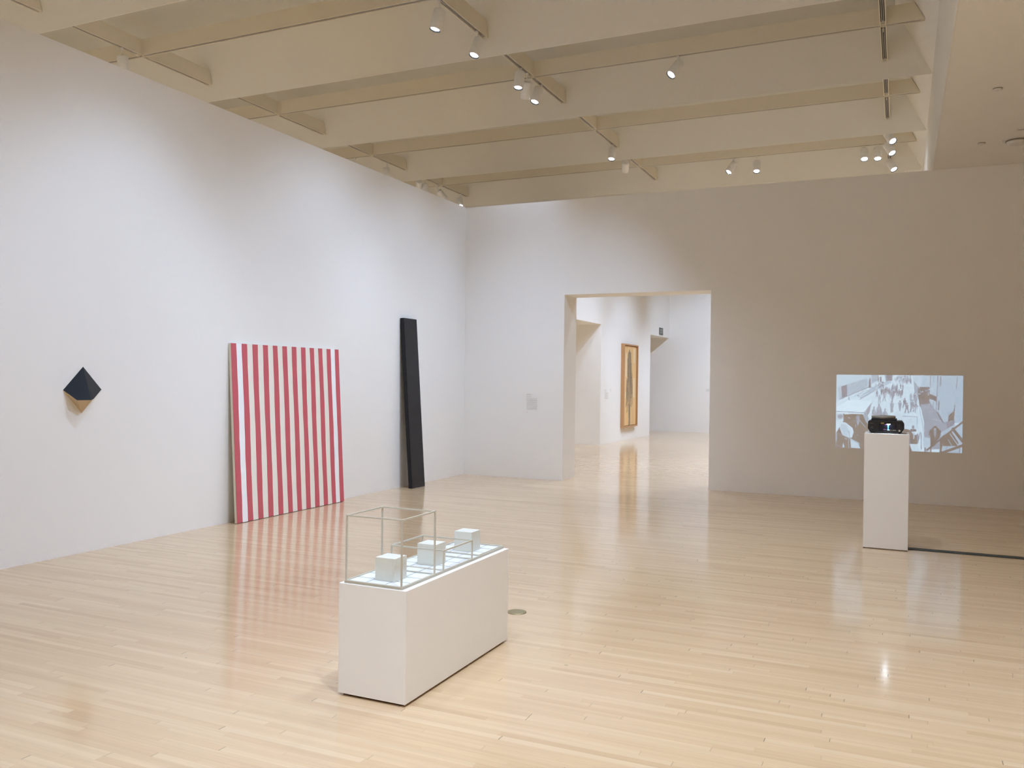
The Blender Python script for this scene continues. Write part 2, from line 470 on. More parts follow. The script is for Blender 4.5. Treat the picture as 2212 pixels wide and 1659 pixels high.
# ================================================================== SPOTLIGHTS
LAMP_GROUP = 'white track spotlights under the ceiling'
def make_lamp(A, B, mount, label, hot=False, lit=True):
    A, B, mount = Vector(A), Vector(B), Vector(mount) - Vector((0, 0, 0.0125))
    ax = (B - A).normalized()
    t = thing('track_spotlight', label, 'spotlight', mount, LAMP_GROUP)
    a, b = A - mount, B - mount
    r = 0.072
    Lg = (B - A).length
    h = MB().lathe([(0.02, -0.004), (r * 0.82, 0.0), (r * 0.97, 0.008), (r, 0.02), (r, Lg - 0.004), (r - 0.004, Lg), (r - 0.006, Lg - 0.03)], a, ax, None, 40, (True, False)).build('housing', lamp_m, t)
    MB().lathe([(r - 0.0055, Lg - 0.03), (r - 0.0045, Lg - 0.001), (r - 0.012, Lg - 0.002), (r - 0.016, Lg - 0.03)], a, ax, None, 40, (False, False)).build('rim', rim_m, t)
    MB().lathe([(0.001, Lg - 0.0135), (r - 0.0165, Lg - 0.015)], a, ax, None, 40, (False, False)).build('lens', lens_hot if hot else (lens_m if lit else rim_m), t)
    top = Vector((0, 0, 0.0))
    MB().box((-0.016, -0.016, -0.012), (0.016, 0.016, 0.012)).build('adapter', lamp_m, t)
    st = MB().rod(top, Vector((a.x * 0.5, a.y * 0.5, a.z + 0.012)), 0.007, None, 10)
    st.rod(Vector((a.x * 0.5, a.y * 0.5, a.z + 0.012)), a + ax * 0.03, 0.010, None, 10)
    st.build('stem', lamp_m, t)
    return t

LAMPS = [
    # A (top of the can), B (open end), mount on the track, label, hot, lit, spot (watts, angle, colour, target or None)
    ((-5.048, 8.90, 5.955), (-5.095, 8.862, 5.712), (-5.05, 8.88, ZF), 'white spotlight hanging closest to the camera at the top edge of the picture', 0, 1, (45, 80, COOL, None)),
    ((-5.06, 9.97, 6.00), (-5.10, 9.89, 5.765), (-5.05, 9.87, ZF), 'white spotlight at the far tip of the nearest short middle track', 0, 1, (45, 80, COOL, None)),
    ((-5.05, 11.26, 6.00), (-5.06, 11.21, 5.755), (-5.05, 11.28, ZF), 'white spotlight hanging upright, left one of the three at the top centre', 0, 1, (45, 80, COOL, None)),
    ((-5.06, 11.53, 5.955), (-5.135, 11.63, 5.74), (-5.05, 11.50, ZF), 'spotlight turned away, half hidden behind the left one of the three', 0, 1, (45, 80, COOL, None)),
    ((-5.05, 11.97, 5.995), (-5.09, 11.89, 5.76), (-5.05, 12.03, ZF), 'white spotlight, right one of the three at the top centre', 0, 1, (45, 80, COOL, None)),
    ((-2.826, 11.70, 5.965), (-2.93, 11.58, 5.775), (-2.86, 11.70, ZF), 'single white spotlight tilted to the left on the second long track', 0, 1, (45, 80, COOL, None)),
    ((-5.048, 15.61, 6.00), (-5.05, 15.53, 5.765), (-5.05, 15.60, ZF), 'white spotlight under the tip of the third short middle track', 0, 1, (10, 80, COOL, None)),
    ((-5.04, 16.42, 5.925), (-5.11, 16.62, 5.80), (-5.05, 16.40, ZF), 'pale spotlight turned away right of the one under the middle track tip', 0, 1, (150, 60, COOL, (XP, 20.5, 1.4))),
    ((-3.088, 17.465, 5.965), (-3.19, 17.36, 5.765), (-3.12, 17.465, ZF), 'white spotlight tilted to the left, left of the pair on the farthest track', 0, 1, (200, 60, COOL, (XP, 21.9, 1.5))),
    ((-2.656, 17.465, 5.955), (-2.645, 17.37, 5.735), (-2.66, 17.465, ZF), 'white spotlight hanging straight, right of the pair on the farthest track', 0, 1, (200, 66, COOL, None)),
    ((-0.685, 17.465, 6.00), (-0.672, 17.36, 5.785), (-0.685, 17.465, ZF), 'most glaring white spotlight, pointing at the camera from the farthest track', 1, 1, (10, 80, COOL, None)),
    ((-0.45, 17.465, 6.00), (-0.444, 17.375, 5.775), (-0.45, 17.465, ZF), 'glaring white spotlight just right of the most glaring one', 1, 1, (10, 80, COOL, None)),
    ((-0.27, 16.10, 5.90), (-0.17, 15.97, 5.71), (-0.26, 16.12, ZF), 'upper spotlight of the three stacked beside the glaring pair', 0, 1, (10, 80, COOL, None)),
    ((-0.28, 16.82, 5.895), (-0.185, 16.71, 5.69), (-0.26, 16.84, ZF), 'middle spotlight of the three stacked beside the glaring pair, brightly lit edge', 0, 1, (10, 80, COOL, None)),
    ((-0.257, 18.02, 5.88), (-0.165, 17.92, 5.675), (-0.26, 18.04, ZF), 'lowest spotlight of the three stacked beside the glaring pair', 0, 1, (10, 80, COOL, None)),
    ((-9.81, 8.48, 5.955), (-9.80, 8.50, 5.705), (-9.81, 8.47, ZF), 'spotlight cut off by the top of the left wall, nearest of those behind it', 0, 1, (100, 70, COOL, None)),
    ((-10.22, 14.582, 5.965), (-10.26, 14.64, 5.73), (-10.22, 14.582, ZF), 'spotlight almost fully hidden behind the left wall, only its stem showing', 0, 1, None),
    ((-9.811, 15.09, 5.935), (-9.79, 15.10, 5.69), (-9.81, 15.16, ZF), 'grey shaded spotlight half hidden by the left wall, under a short track', 0, 1, None),
    ((-9.80, 16.42, 5.95), (-9.93, 16.62, 5.85), (-9.81, 16.40, ZF), 'tilted spotlight showing its back, leftmost of the pair above the left wall end', 0, 1, None),
    ((-9.811, 16.70, 5.955), (-9.80, 16.74, 5.71), (-9.81, 16.72, ZF), 'dim spotlight right of the tilted one above the left wall end', 0, 1, None),
    ((-9.895, 17.465, 5.955), (-9.78, 17.60, 5.78), (-9.93, 17.465, ZF), 'leaning spotlight on a thin stem where two far tracks cross at the left', 0, 1, None),
    ((-9.811, 18.36, 5.945), (-9.73, 18.26, 5.73), (-9.81, 18.42, ZF), 'small dim spotlight nearest the corner where the left and back walls meet', 0, 1, (60, 70, COOL, None)),
]
for A, B, mnt, lab, hot, lit, sp_ in LAMPS:
    make_lamp(A, B, mnt, lab, hot, lit)
    if sp_:
        w, ang, colr, tgt = sp_
        A_, B_ = Vector(A), Vector(B)
        ax = (B_ - A_).normalized()
        spot(tuple(B_ + ax * 0.02), tgt or tuple(B_ + ax * 3), w, ang, 1.0, 0.055, colr)

# ================================================================== LOW CEILING DEVICES
def disc(name, x, y, r, h, label, cat):
    t = thing(name, label, cat, (x, y, ZLOW))
    MB().lathe([(r * 1.02, 0.0), (r * 1.02, -0.006)], (0, 0, 0), (0, 0, 1), None, 32).build('gasket', det_dk, t)
    MB().lathe([(r, -0.006), (r, -h * 0.7), (r * 0.8, -h)], (0, 0, 0), (0, 0, 1), None, 32).build('cover', det_m, t)
    return t
disc('sprinkler_cover', 0.80, 9.255, 0.040, 0.02, 'small white round cap on the low ceiling, nearer of the two', 'sprinkler')
disc('sprinkler_cover', 0.82, 11.28, 0.040, 0.02, 'small white round cap on the low ceiling close to the wall top', 'sprinkler')
t = thing('smoke_detector', 'large round white detector on the low ceiling at the right edge', 'detector', (1.18, 11.27, ZLOW))
MB().lathe([(0.155, 0.0), (0.150, -0.010)], (0, 0, 0), (0, 0, 1), None, 40).build('base_plate', det_m, t)
MB().lathe([(0.120, -0.010), (0.120, -0.022)], (0, 0, 0), (0, 0, 1), None, 40).build('gasket', det_dk, t)
MB().lathe([(0.115, -0.022), (0.11, -0.042), (0.07, -0.055)], (0, 0, 0), (0, 0, 1), None, 40).build('cover', det_m, t)
t = thing('air_vent', 'white slotted plate on the low ceiling cut by the right edge', 'vent', (1.25, 10.80, ZLOW))
MB().box((-0.13, -0.035, -0.012), (0.25, 0.035, 0.0)).build('plate', det_m, t)
MB().box((-0.11, -0.006, -0.014), (0.23, 0.006, -0.0122)).build('slot', det_dk, t)
o = MB().rod((-0.165, 11.83, 6.71), (-0.09, 12.03, 6.69), 0.006, None, 8).build('cable_end', red_wire)
tag(o, 'short red wire end showing in the recess above the right-hand track', 'cable')

# ================================================================== LEANING STRIPED CANVAS
def leaning(y0, y1, xb, xt, height, thick):
    """returns a function (s along wall, t up the slope, d out of the front) -> world point"""
    run = math.hypot(xb - xt, height)
    upv = Vector(((xt - xb), 0, height)).normalized()
    out = Vector((upv.z, 0, -upv.x))
    def P(s_, t_, d_):
        return Vector((xb, y0, 0)) + Vector((0, 1, 0)) * s_ + upv * t_ + out * d_
    return P, run
CY0, CY1 = 7.03, 8.945
th = 0.030
P, run = leaning(CY0, CY1, -6.408, -6.520, 1.918, th)
cw = CY1 - CY0
root = thing('striped_canvas', 'large canvas of vertical red and white stripes leaning on the left wall', 'painting', P(cw / 2, 0, 0))
o0 = Vector(root.location)
q = lambda s_, t_, d_: tuple(P(s_, t_, d_) - o0)
zlift = 0.004
mbx = MB().hexa([q(0, zlift, 0), q(cw, zlift, 0), q(cw, zlift, th - 0.001), q(0, zlift, th - 0.001), q(0, run, 0), q(cw, run, 0), q(cw, run, th - 0.001), q(0, run, th - 0.001)])
mbx.build('stretcher', edge_m, root)
MB().hexa([q(0.02, 0.0, 0.004), q(cw - 0.02, 0.0, 0.004), q(cw - 0.02, 0.0, th - 0.006), q(0.02, 0.0, th - 0.006), q(0.02, zlift, 0.004), q(cw - 0.02, zlift, 0.004), q(cw - 0.02, zlift, th - 0.006), q(0.02, zlift, th - 0.006)]).build('bottom_shim', dark_m, root)
mbx = MB()
NS, NT = 23, 40
edges = [0.0]
for i in range(NS): edges.append(edges[-1] + (1.0 if i % 2 == 0 else 0.97))
edges = [e / edges[-1] * cw for e in edges]
for i in range(NS):
    m_ = red_m if i % 2 == 0 else (white_stripe_m if i in (1, 21) else beige_m)
    for j in range(NT):
        t0, t1 = zlift + (run - zlift) * j / NT, zlift + (run - zlift) * (j + 1) / NT
        wob = lambda s_, tt: s_ + (0 if s_ in (0.0, edges[-1]) else 0.0025 * math.sin(tt * 5 + s_ * 9) + 0.0012 * math.sin(tt * 17 + s_ * 31))
        def puff(s_, tt):   # slack cloth near the lower left corner
            g = math.exp(-((s_ - 0.03) / 0.07) ** 2) * math.exp(-((tt - 0.55) / 0.4) ** 2)
            return th + 0.004 * g * (1 + math.sin(tt * 22 + s_ * 40))
        s0, s1 = edges[i], edges[i + 1]
        mbx.face([q(wob(s0, t0), t0, puff(s0, t0)), q(wob(s1, t0), t0, puff(s1, t0)), q(wob(s1, t1), t1, puff(s1, t1)), q(wob(s0, t1), t1, puff(s0, t1))], m_)
bmesh.ops.remove_doubles(mbx.bm, verts=mbx.bm.verts[:], dist=1e-5)
mbx.build('striped_cloth', None, root)

# ================================================================== LEANING BLACK PLANK
PY0, PY1 = 10.44, 10.80
thp = 0.062
P2, run2 = leaning(PY0, PY1, -6.345, -6.518, 2.425, thp)
root = thing('leaning_plank', 'tall narrow glossy black plank leaning against the left wall near the corner', 'sculpture', P2((PY1 - PY0) / 2, 0, 0))
o0 = Vector(root.location)
q = lambda s_, t_, d_: tuple(P2(s_, t_, d_) - o0)
w_ = PY1 - PY0
# bottom edge cut level with the floor
def lvl(d_): return d_ * (P2(0, 0, 1) - P2(0, 0, 0)).z
bot = [Vector(q(s_, 0, d_)) for s_, d_ in ((0, 0), (w_, 0), (w_, thp), (0, thp))]
for b_ in bot: b_.z = -o0.z + 0.0
MB().hexa([tuple(b_) for b_ in bot] + [q(0, run2, 0), q(w_, run2, 0), q(w_, run2, thp), q(0, run2, thp)]).build('plank', black_gloss, root, bevel=0.006, seg=3)

# ================================================================== WALL PYRAMID
root = thing('faceted_wall_sculpture', 'small black faceted diamond with a tan underside fixed to the left wall', 'sculpture', (XL, 5.25, 1.43))
V = [(0, 0.007, 0.205), (0, -0.188, 0.001), (0, 0.199, 0.003), (0, -0.002, -0.202),   # top, left, right, bottom on the wall
     (0.150, -0.029, -0.085), (0.093, -0.123, -0.086), (0.123, 0.018, -0.075)]          # P1, P0, P2
e_ = 0.003
MB().solid([V[0], V[1], V[5], V[4], V[6], V[2], (0.0, 0.0, -0.02)], [(0, 1, 2, 3), (0, 3, 4, 5), (1, 6, 5, 0), (6, 1, 2, 3, 4, 5)][:3] ).build('black_faces', black_face, root)
MB().solid([V[1], V[5], V[4], V[6], V[2], V[3]], [(0, 5, 1), (1, 5, 2), (2, 5, 3), (3, 5, 4)]).build('tan_underside', tan_m, root)

# ================================================================== PLINTH WITH GRID SCULPTURE
px0, px1, py0, py1, pz = -2.512, -2.126, 3.488, 4.655, 0.555
root = thing('sculpture_plinth', 'low white rectangular plinth in the middle of the floor under the grid sculpture', 'plinth', ((px0 + px1) / 2, (py0 + py1) / 2, 0))
ox, oy = root.location.x, root.location.y
MB().box((px0 - ox + 0.02, py0 - oy + 0.02, 0), (px1 - ox - 0.02, py1 - oy - 0.02, 0.012)).build('recessed_base', dark_m, root)
MB().box((px0 - ox, py0 - oy, 0.012), (px1 - ox, py1 - oy, pz)).build('plinth_body', plinth_m, root, bevel=0.0015)

gx0, gy0, U, UY = -2.482, 3.497, 0.1085, 0.1043
nx_, ny_ = 3, 11
gx1, gy1 = gx0 + nx_ * U, gy0 + ny_ * UY
rr = 0.0042
root = thing('grid_sculpture', 'long white gridded base with open wire boxes standing on the low plinth', 'sculpture', ((gx0 + gx1) / 2, (gy0 + gy1) / 2, pz))
gox, goy = root.location.x, root.location.y
gz = 0.012
MB().box((gx0 - gox, gy0 - goy, 0), (gx1 - gox, gy1 - goy, gz - 0.002)).build('base_plate', tile_m, root)
mbx = MB()
for i in range(1, nx_):
    x = gx0 + i * U - gox
    mbx.box((x - 0.0015, gy0 - goy, gz - 0.002), (x + 0.0015, gy1 - goy, gz - 0.0012))
for j in range(1, ny_):
    y = gy0 + j * UY - goy
    mbx.box((gx0 - gox, y - 0.0015, gz - 0.002), (gx1 - gox, y + 0.0015, gz - 0.0010))
mbx.build('grid_lines', line_m, root)
def frame(mbx, x0, y0, x1, y1, z0, z1, r):
    """square section bars along the twelve edges"""
    def bar(a, b):
        lo = [min(i, j) - r for i, j in zip(a, b)]; hi = [max(i, j) + r for i, j in zip(a, b)]
        mbx.box(lo, hi)
    X, Y, Z = (x0 + r, x1 - r), (y0 + r, y1 - r), (z0 + r, z1 - r)
    e = 2 * r + 0.00005
    for x in X:
        for y in Y: bar((x, y, Z[0]), (x, y, Z[1]))
    for z in Z:
        for x in X: bar((x, Y[0] + e, z), (x, Y[1] - e, z))
        for y in Y: bar((X[0] + e, y, z), (X[1] - e, y, z))
mbx = MB(); frame(mbx, gx0 - gox - 0.003, gy0 - goy - 0.003, gx1 - gox + 0.003, gy1 - goy + 0.003, 0.0, gz + 0.002, 0.0038)
mbx.build('base_frame', rod_m, root)
mbx = MB(); frame(mbx, gx0 - gox, gy0 - goy, gx1 - gox, gy0 - goy + 0.325, gz - 0.004, 0.337, 0.0037)
mbx.build('tall_open_cube', rod_m, root)
mbx = MB(); frame(mbx, gx0 - gox, gy0 - goy + 0.412, gx1 - gox, gy0 - goy + 0.745, gz - 0.004, 0.118, 0.0036)
mbx.build('low_open_box', rod_m, root)
mbx = MB()
fx0, fx1, fy0_, fy1_ = gx0 - gox + 0.003, gx1 - gox - 0.003, gy0 - goy + 0.833, gy1 - goy - 0.003
mbx.box((fx0, fy0_, gz - 0.001), (fx0 + 0.006, fy1_, gz + 0.0062)).box((fx1 - 0.006, fy0_, gz - 0.001), (fx1, fy1_, gz + 0.0062))
mbx.box((fx0 + 0.00605, fy0_, gz - 0.001), (fx1 - 0.00605, fy0_ + 0.006, gz + 0.0062)).box((fx0 + 0.00605, fy1_ - 0.006, gz - 0.001), (fx1 - 0.00605, fy1_, gz + 0.0062))
mbx.build('flat_square_frame', rod_m, root)
for ya in (3.580, 3.985, 4.405):
    MB().box((gx0 + U + 0.012 - gox, ya - goy, gz - 0.001), (gx0 + 2 * U + 0.016 - gox, ya + 0.112 - goy, 0.124)).build('solid_cube', block_m, root)

# floor outlet beside the plinth
root = thing('floor_outlet', 'round brass floor plate set flush behind the low plinth', 'outlet', (-2.335, 5.257, 0))
MB().lathe([(0.066, 0.0), (0.066, 0.002), (0.060, 0.005), (0.047, 0.005)], (0, 0, 0), (0, 0, 1), None, 40).build('brass_ring', brass_m, root)
MB().lathe([(0.047, 0.0), (0.047, 0.0042)], (0, 0, 0), (0, 0, 1), None, 40).build('cover_disc', brass_dk, root)

# ================================================================== PEDESTAL, PROJECTOR, PROJECTION
qx0, qx1, qy0, qy1, qz = -0.307, 0.083, 8.83, 9.215, 1.096
root = thing('projector_pedestal', 'tall narrow white pedestal under the black projector', 'pedestal', ((qx0 + qx1) / 2, (qy0 + qy1) / 2, 0))
ox, oy = root.location.x, root.location.y
MB().box((qx0 - ox, qy0 - oy, 0.007), (qx1 - ox, qy1 - oy, qz)).build('pedestal_body', plinth_m, root, bevel=0.0015)
for sx in (-1, 1):
    for sy in (-1, 1):
        MB().box((sx * 0.182 - 0.012, sy * 0.180 - 0.012, 0), (sx * 0.182 + 0.012, sy * 0.180 + 0.012, 0.007)).build('foot', dark_m, root)

X_, Y_ = -0.121, 8.995            # projector
root = thing('slide_projector', 'black slide projector with a low round tray standing on the tall pedestal', 'projector', (X_, Y_, qz))
hw = 0.160; d0, d1 = -0.085, 0.150
prof = [(-0.143, 0.012), (0.140, 0.012), (0.155, 0.040), (hw, 0.050), (hw, 0.094), (0.140, 0.122), (-0.140, 0.122), (-0.158, 0.112), (-hw, 0.045), (-0.155, 0.036)]
MB().prism(prof, (0, d0, 0), (0, 1, 0), (1, 0, 0), (0, 0, 1), d1 - d0).build('body', proj_black, root, bevel=0.004)
for sx in (-0.125, 0.12):
    for sy in (-0.06, 0.12):
        MB().lathe([(0.010, 0), (0.012, 0.014)], (sx, sy, 0), (0, 0, 1), None, 16).build('foot', proj_black, root)
MB().box((-0.130, d0 + 0.008, 0.122), (0.095, d1 - 0.02, 0.141)).build('tray_seat', proj_black, root, bevel=0.003)
tr = MB().lathe([(0.100, 0.141), (0.106, 0.143), (0.106, 0.163), (0.100, 0.168), (0.035, 0.168), (0.030, 0.172)], (-0.024, 0.035, 0), (0, 0, 1), None, 64).build('slide_tray', proj_grey, root)
mbx = MB()
for k in range(40):
    a = 2 * PI * k / 40
    c, s_ = math.cos(a), math.sin(a)
    mbx.box((-0.024 + 0.1065 * c - 0.0012, 0.035 + 0.1065 * s_ - 0.0012, 0.145), (-0.024 + 0.1065 * c + 0.0012, 0.035 + 0.1065 * s_ + 0.0012, 0.163))
mbx.build('tray_ribs', det_dk, tr)
MB().lathe([(0.013, 0.0), (0.013, -0.006), (0.009, -0.008)], (0.118, d0 + 0.03, 0.116), (0, -0.8, 0.0), None, 24).build('control_knob', det_dk, root)
MB().lathe([(0.017, 0), (0.017, -0.004)], (-0.125, d0, 0.052), (0, 1, 0), None, 24).build('dial', mat('dark_dial', (0.02, 0.028, 0.035), 0.3), root)
MB().lathe([(0.003, -0.004), (0.003, -0.0055)], (-0.125, d0, 0.056), (0, 1, 0), None, 12).build('dial_mark', det_dk, root)
yf_ = d0 - 0.0012
MB().box((0.006, d0 - 0.024, 0.0915), (0.040, d0, 0.0935)).box((0.006, d0 - 0.024, 0.0905), (0.007, d0, 0.0915)).box((0.039, d0 - 0.024, 0.0905), (0.040, d0, 0.0915)).build('added_glow_ledge', proj_black, root)  # ledge added to hide the glow strip from above
MB().box((0.008, d0 - 0.0235, 0.0908), (0.038, d0 - 0.002, 0.0914)).build('added_glow_strip', mat('added_leak_glow', (0.8, 0.9, 1.0), 0.4, emis=(0.80, 0.92, 1.0), estr=160.0), root)  # glow strip added under the ledge to make the highlight on the floor
MB().box((-0.062, yf_ - 0.0008, 0.018), (0.092, d0, 0.090)).build('vent_panel', mat('inner_black', (0.004, 0.004, 0.008), 0.2), root)
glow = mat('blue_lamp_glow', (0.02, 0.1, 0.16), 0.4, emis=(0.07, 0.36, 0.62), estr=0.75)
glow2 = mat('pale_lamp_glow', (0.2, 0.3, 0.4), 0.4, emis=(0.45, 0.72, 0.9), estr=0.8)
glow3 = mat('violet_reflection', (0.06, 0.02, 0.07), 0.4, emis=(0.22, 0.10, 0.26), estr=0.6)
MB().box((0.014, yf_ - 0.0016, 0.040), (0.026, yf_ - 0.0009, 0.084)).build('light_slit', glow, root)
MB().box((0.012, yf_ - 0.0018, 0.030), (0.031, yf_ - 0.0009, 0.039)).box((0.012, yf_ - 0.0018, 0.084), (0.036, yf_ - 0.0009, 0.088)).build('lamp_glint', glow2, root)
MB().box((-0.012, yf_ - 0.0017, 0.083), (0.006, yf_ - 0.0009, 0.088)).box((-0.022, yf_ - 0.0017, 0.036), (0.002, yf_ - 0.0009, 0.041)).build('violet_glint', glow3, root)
MB().box((0.030, yf_ - 0.0017, 0.031), (0.052, yf_ - 0.0009, 0.0345)).box((0.058, yf_ - 0.0017, 0.031), (0.090, yf_ - 0.0009, 0.0345)).build('chrome_strip', mat('pale_metal', (0.55, 0.52, 0.42), 0.3, metal=0.4), root)
lb = MB().box((-0.044, yf_ - 0.0012, 0.090), (-0.018, yf_ + 0.0008, 0.104)).build('yellow_sticker', mat('yellow_sticker', (0.36, 0.27, 0.06), 0.5), root)
mbx = MB()
for r_ in range(2):
    for c_ in range(3):
        mbx.box((-0.041 + c_ * 0.007, yf_ - 0.0018, 0.0935 + r_ * 0.005), (-0.0365 + c_ * 0.007, yf_ - 0.0012, 0.0955 + r_ * 0.005))
mbx.build('sticker_print', proj_black, lb)
mbx = MB()
for c_ in range(6):
    mbx.box((-0.143 + c_ * 0.0055, yf_ + 0.0002, 0.093), (-0.139 + c_ * 0.0055, d0, 0.0965))
mbx.build('maker_lettering', det_dk, root)
MB().box((0.118, yf_, 0.058), (0.121, d0, 0.080)).box((0.113, yf_, 0.083), (0.127, d0, 0.0855)).build('slider_mark', mat('grey_mark', (0.07, 0.07, 0.07), 0.5), root)
MB().lathe([(0.009, 0), (0.009, -0.005)], (0.118, d0, 0.030), (0, 1, 0), None, 20).build('chrome_button', mat('pale_metal', (0.5, 0.5, 0.4), 0.3), root)
MB().lathe([(0.036, 0.0), (0.036, 0.05), (0.031, 0.052)], (0.0, d1, 0.062), (0, 1, 0), None, 32).build('lens_barrel', proj_black, root)

# --- the projected picture: a high view down a crowded street, painted point by point
CW, CH = 480, 300
KX, KY = 1950.0 / CW, 1175.0 / CH
img = np.full((CH, CW), 0.90)
YY, XX = np.mgrid[0:CH, 0:CW]
XX = 115 + (XX + 0.5) * KX
YY = 140 + (YY + 0.5) * KY
YY = YY + (XX - 115) / 1950.0 * 22
rng = np.random.RandomState(3)
def poly(pts, v, a=1.0):
    x0 = min(p_[0] for p_ in pts); x1 = max(p_[0] for p_ in pts); y0 = min(p_[1] for p_ in pts); y1 = max(p_[1] for p_ in pts)
    i0, i1 = max(0, int((y0 - 175) / KY)), min(CH, int((y1 - 130) / KY) + 2)
    j0, j1 = max(0, int((x0 - 125) / KX)), min(CW, int((x1 - 105) / KX) + 2)
    if i1 <= i0 or j1 <= j0: return
    X, Y = XX[i0:i1, j0:j1], YY[i0:i1, j0:j1]
    ins = np.zeros(X.shape, bool)
    n = len(pts)
    for k in range(n):
        (xa, ya), (xb, yb) = pts[k], pts[(k + 1) % n]
        if ya == yb: continue
        c = ((ya > Y) != (yb > Y)) & (X < (xb - xa) * (Y - ya) / (yb - ya) + xa)
        ins ^= c
    sub = img[i0:i1, j0:j1]
    sub[ins] = sub[ins] * (1 - a) + v * a
def line(x0, y0, x1, y1, w, v, a=1.0):
    L_ = math.hypot(x1 - x0, y1 - y0); nx, ny = -(y1 - y0) / L_ * w / 2, (x1 - x0) / L_ * w / 2
    poly([(x0 + nx, y0 + ny), (x1 + nx, y1 + ny), (x1 - nx, y1 - ny), (x0 - nx, y0 - ny)], v, a)
def blob(x, y, rx, ry, v, a=1.0, n=14):
    poly([(x + rx * math.cos(2 * PI * k / n), y + ry * math.sin(2 * PI * k / n)) for k in range(n)], v, a)
def person(x, y, h, v):
    """y = feet"""
    w = h * 0.30
    blob(x, y - h * 0.92, h * 0.085, h * 0.10, v)
    poly([(x - w * .55, y - h * .80), (x + w * .55, y - h * .80), (x + w * .45, y - h * .42), (x - w * .45, y - h * .42)], v)
    st_ = rng.uniform(-.5, .5) * w
    line(x - w * .2, y - h * .45, x - w * .2 - st_, y, w * .36, v); line(x + w * .2, y - h * .45, x + w * .2 + st_, y, w * .36, v)
    line(x, y, x - h * .5, y + h * .2, w * .18, 0.76, 0.6)
poly([(115, 130), (775, 130), (775, 250), (600, 345), (165, 545), (115, 560)], .80)
poly([(140, 345), (610, 198), (625, 345), (170, 540)], .66)
for k in range(30):
    x = 290 + k * 11; t_ = (x - 140) / 470
    line(x, 345 - 147 * t_, x + 4, 535 - 195 * t_, 4, rng.uniform(.52, .74))
poly([(195, 332), (285, 300), (292, 478), (212, 515)], .30)
line(168, 540, 625, 345, 7, .30)
poly([(640, 200), (660, 195), (668, 345), (630, 355)], .22)
poly([(672, 130), (770, 130), (770, 235), (682, 278)], .60)
for k in range(8): line(680 + k * 11, 140, 680 + k * 11, 260 - k * 4, 3, rng.uniform(.5, .7))
line(780, 130, 782, 262, 13, .22); poly([(805, 180), (832, 180), (835, 262), (808, 262)], .35)
poly([(880, 130), (1005, 130), (1000, 240), (905, 252)], .45); poly([(915, 140), (990, 140), (985, 232), (920, 240)], .33)
poly([(500, 470), (780, 290), (900, 250), (1000, 250), (930, 300), (770, 372), (500, 530)], .72)
for k in range(70):
    t_ = rng.rand(); x = 360 + 500 * t_ + rng.randn() * 20; y = 500 - 220 * t_ + rng.randn() * 22
    blob(x, y, rng.uniform(5, 14), rng.uniform(4, 10), rng.uniform(.4, .75), .7)
line(495, 535, 775, 365, 8, .40); line(320, 490, 325, 545, 12, .40)
for k in range(26):
    blob(790 + rng.rand() * 75, 262 + rng.rand() * 100, rng.uniform(6, 15), rng.uniform(8, 16), rng.uniform(.3, .6), .8)
# crowd
for k in range(60):
    x = 1040 + rng.rand() * 250; y = 165 + rng.rand() * 90
    person(x, y + 30, 42 + rng.rand() * 14, rng.uniform(.45, .65))
for x, y in ((1010, 370), (1040, 385), (1075, 370), (1130, 365), (1165, 375), (1225, 290), (1278, 285)): person(x, y, 80, .42)
for x, y in ((765, 490), (835, 460), (862, 455), (885, 470), (905, 440), (930, 445), (958, 460), (985, 500), (1010, 505), (1030, 480), (1075, 470), (1110, 480), (1135, 500), (1155, 470), (1000, 430), (1062, 430)): person(x, y, 105, rng.uniform(.30, .5))
for x, y in ((805, 590), (880, 560), (1005, 560), (1290, 560), (1345, 550), (1370, 580)): person(x, y, 125, rng.uniform(.38, .55))
for x, y, h_ in ((1000, 735, 185), (1125, 710, 165), (1195, 660, 150), (1230, 740, 160), (1310, 720, 190), (1360, 700, 140)): person(x, y, h_, rng.uniform(.34, .5))
for k in range(30): blob(1290 + rng.rand() * 100, 480 + rng.rand() * 250, rng.uniform(6, 18), rng.uniform(8, 18), rng.uniform(.25, .85), .75)
# stall roof and its side
poly([(118, 665), (300, 552), (480, 542), (695, 566), (560, 742), (118, 728)], .97)
line(115, 729, 558, 742, 10, .40)
poly([(560, 745), (690, 572), (650, 742), (585, 835)], .55)
poly([(575, 760), (655, 612), (655, 735), (590, 825)], .42); line(600, 700, 600, 790, 9, .8)
for x, w_, yy in ((720, 34, 660), (800, 46, 615), (895, 42, 690)):
    blob(x, yy, 14, 18, .45); poly([(x - w_, 775), (x - w_ * .8, yy + 45), (x, yy + 10), (x + w_ * .8, yy + 50), (x + w_ * 1.2, 775)], .47)
    for k in range(14): blob(x + rng.uniform(-w_, w_) * .7, yy + rng.uniform(40, 120), 6, 9, rng.uniform(.35, .8))
# foreground left
poly([(118, 765), (240, 760), (235, 860), (118, 870)], .74); blob(185, 810, 45, 35, .45)
poly([(232, 758), (260, 775), (380, 765), (555, 770), (600, 850), (640, 950), (640, 1330), (118, 1330), (118, 1080), (240, 870)], .05)
poly([(545, 770), (620, 770), (660, 900), (600, 900)], .55)
blob(470, 825, 30, 40, .42); poly([(445, 870), (470, 960), (500, 870)], .55); line(480, 845, 600, 980, 8, .8); line(400, 880, 440, 860, 8, .7)
for x, y, a_, b_ in ((330, 830, 12, 10), (435, 960, 9, 30), (465, 1100, 12, 8), (430, 1130, 10, 10), (345, 905, 14, 6)): blob(x, y, a_, b_, .5)
poly([(125, 850), (200, 890), (280, 905), (385, 985), (408, 1050), (378, 1145), (315, 1140), (225, 1105), (180, 1000), (170, 910)], .86)
poly([(200, 930), (290, 930), (330, 1050), (300, 1130), (230, 1100), (190, 990)], .74)
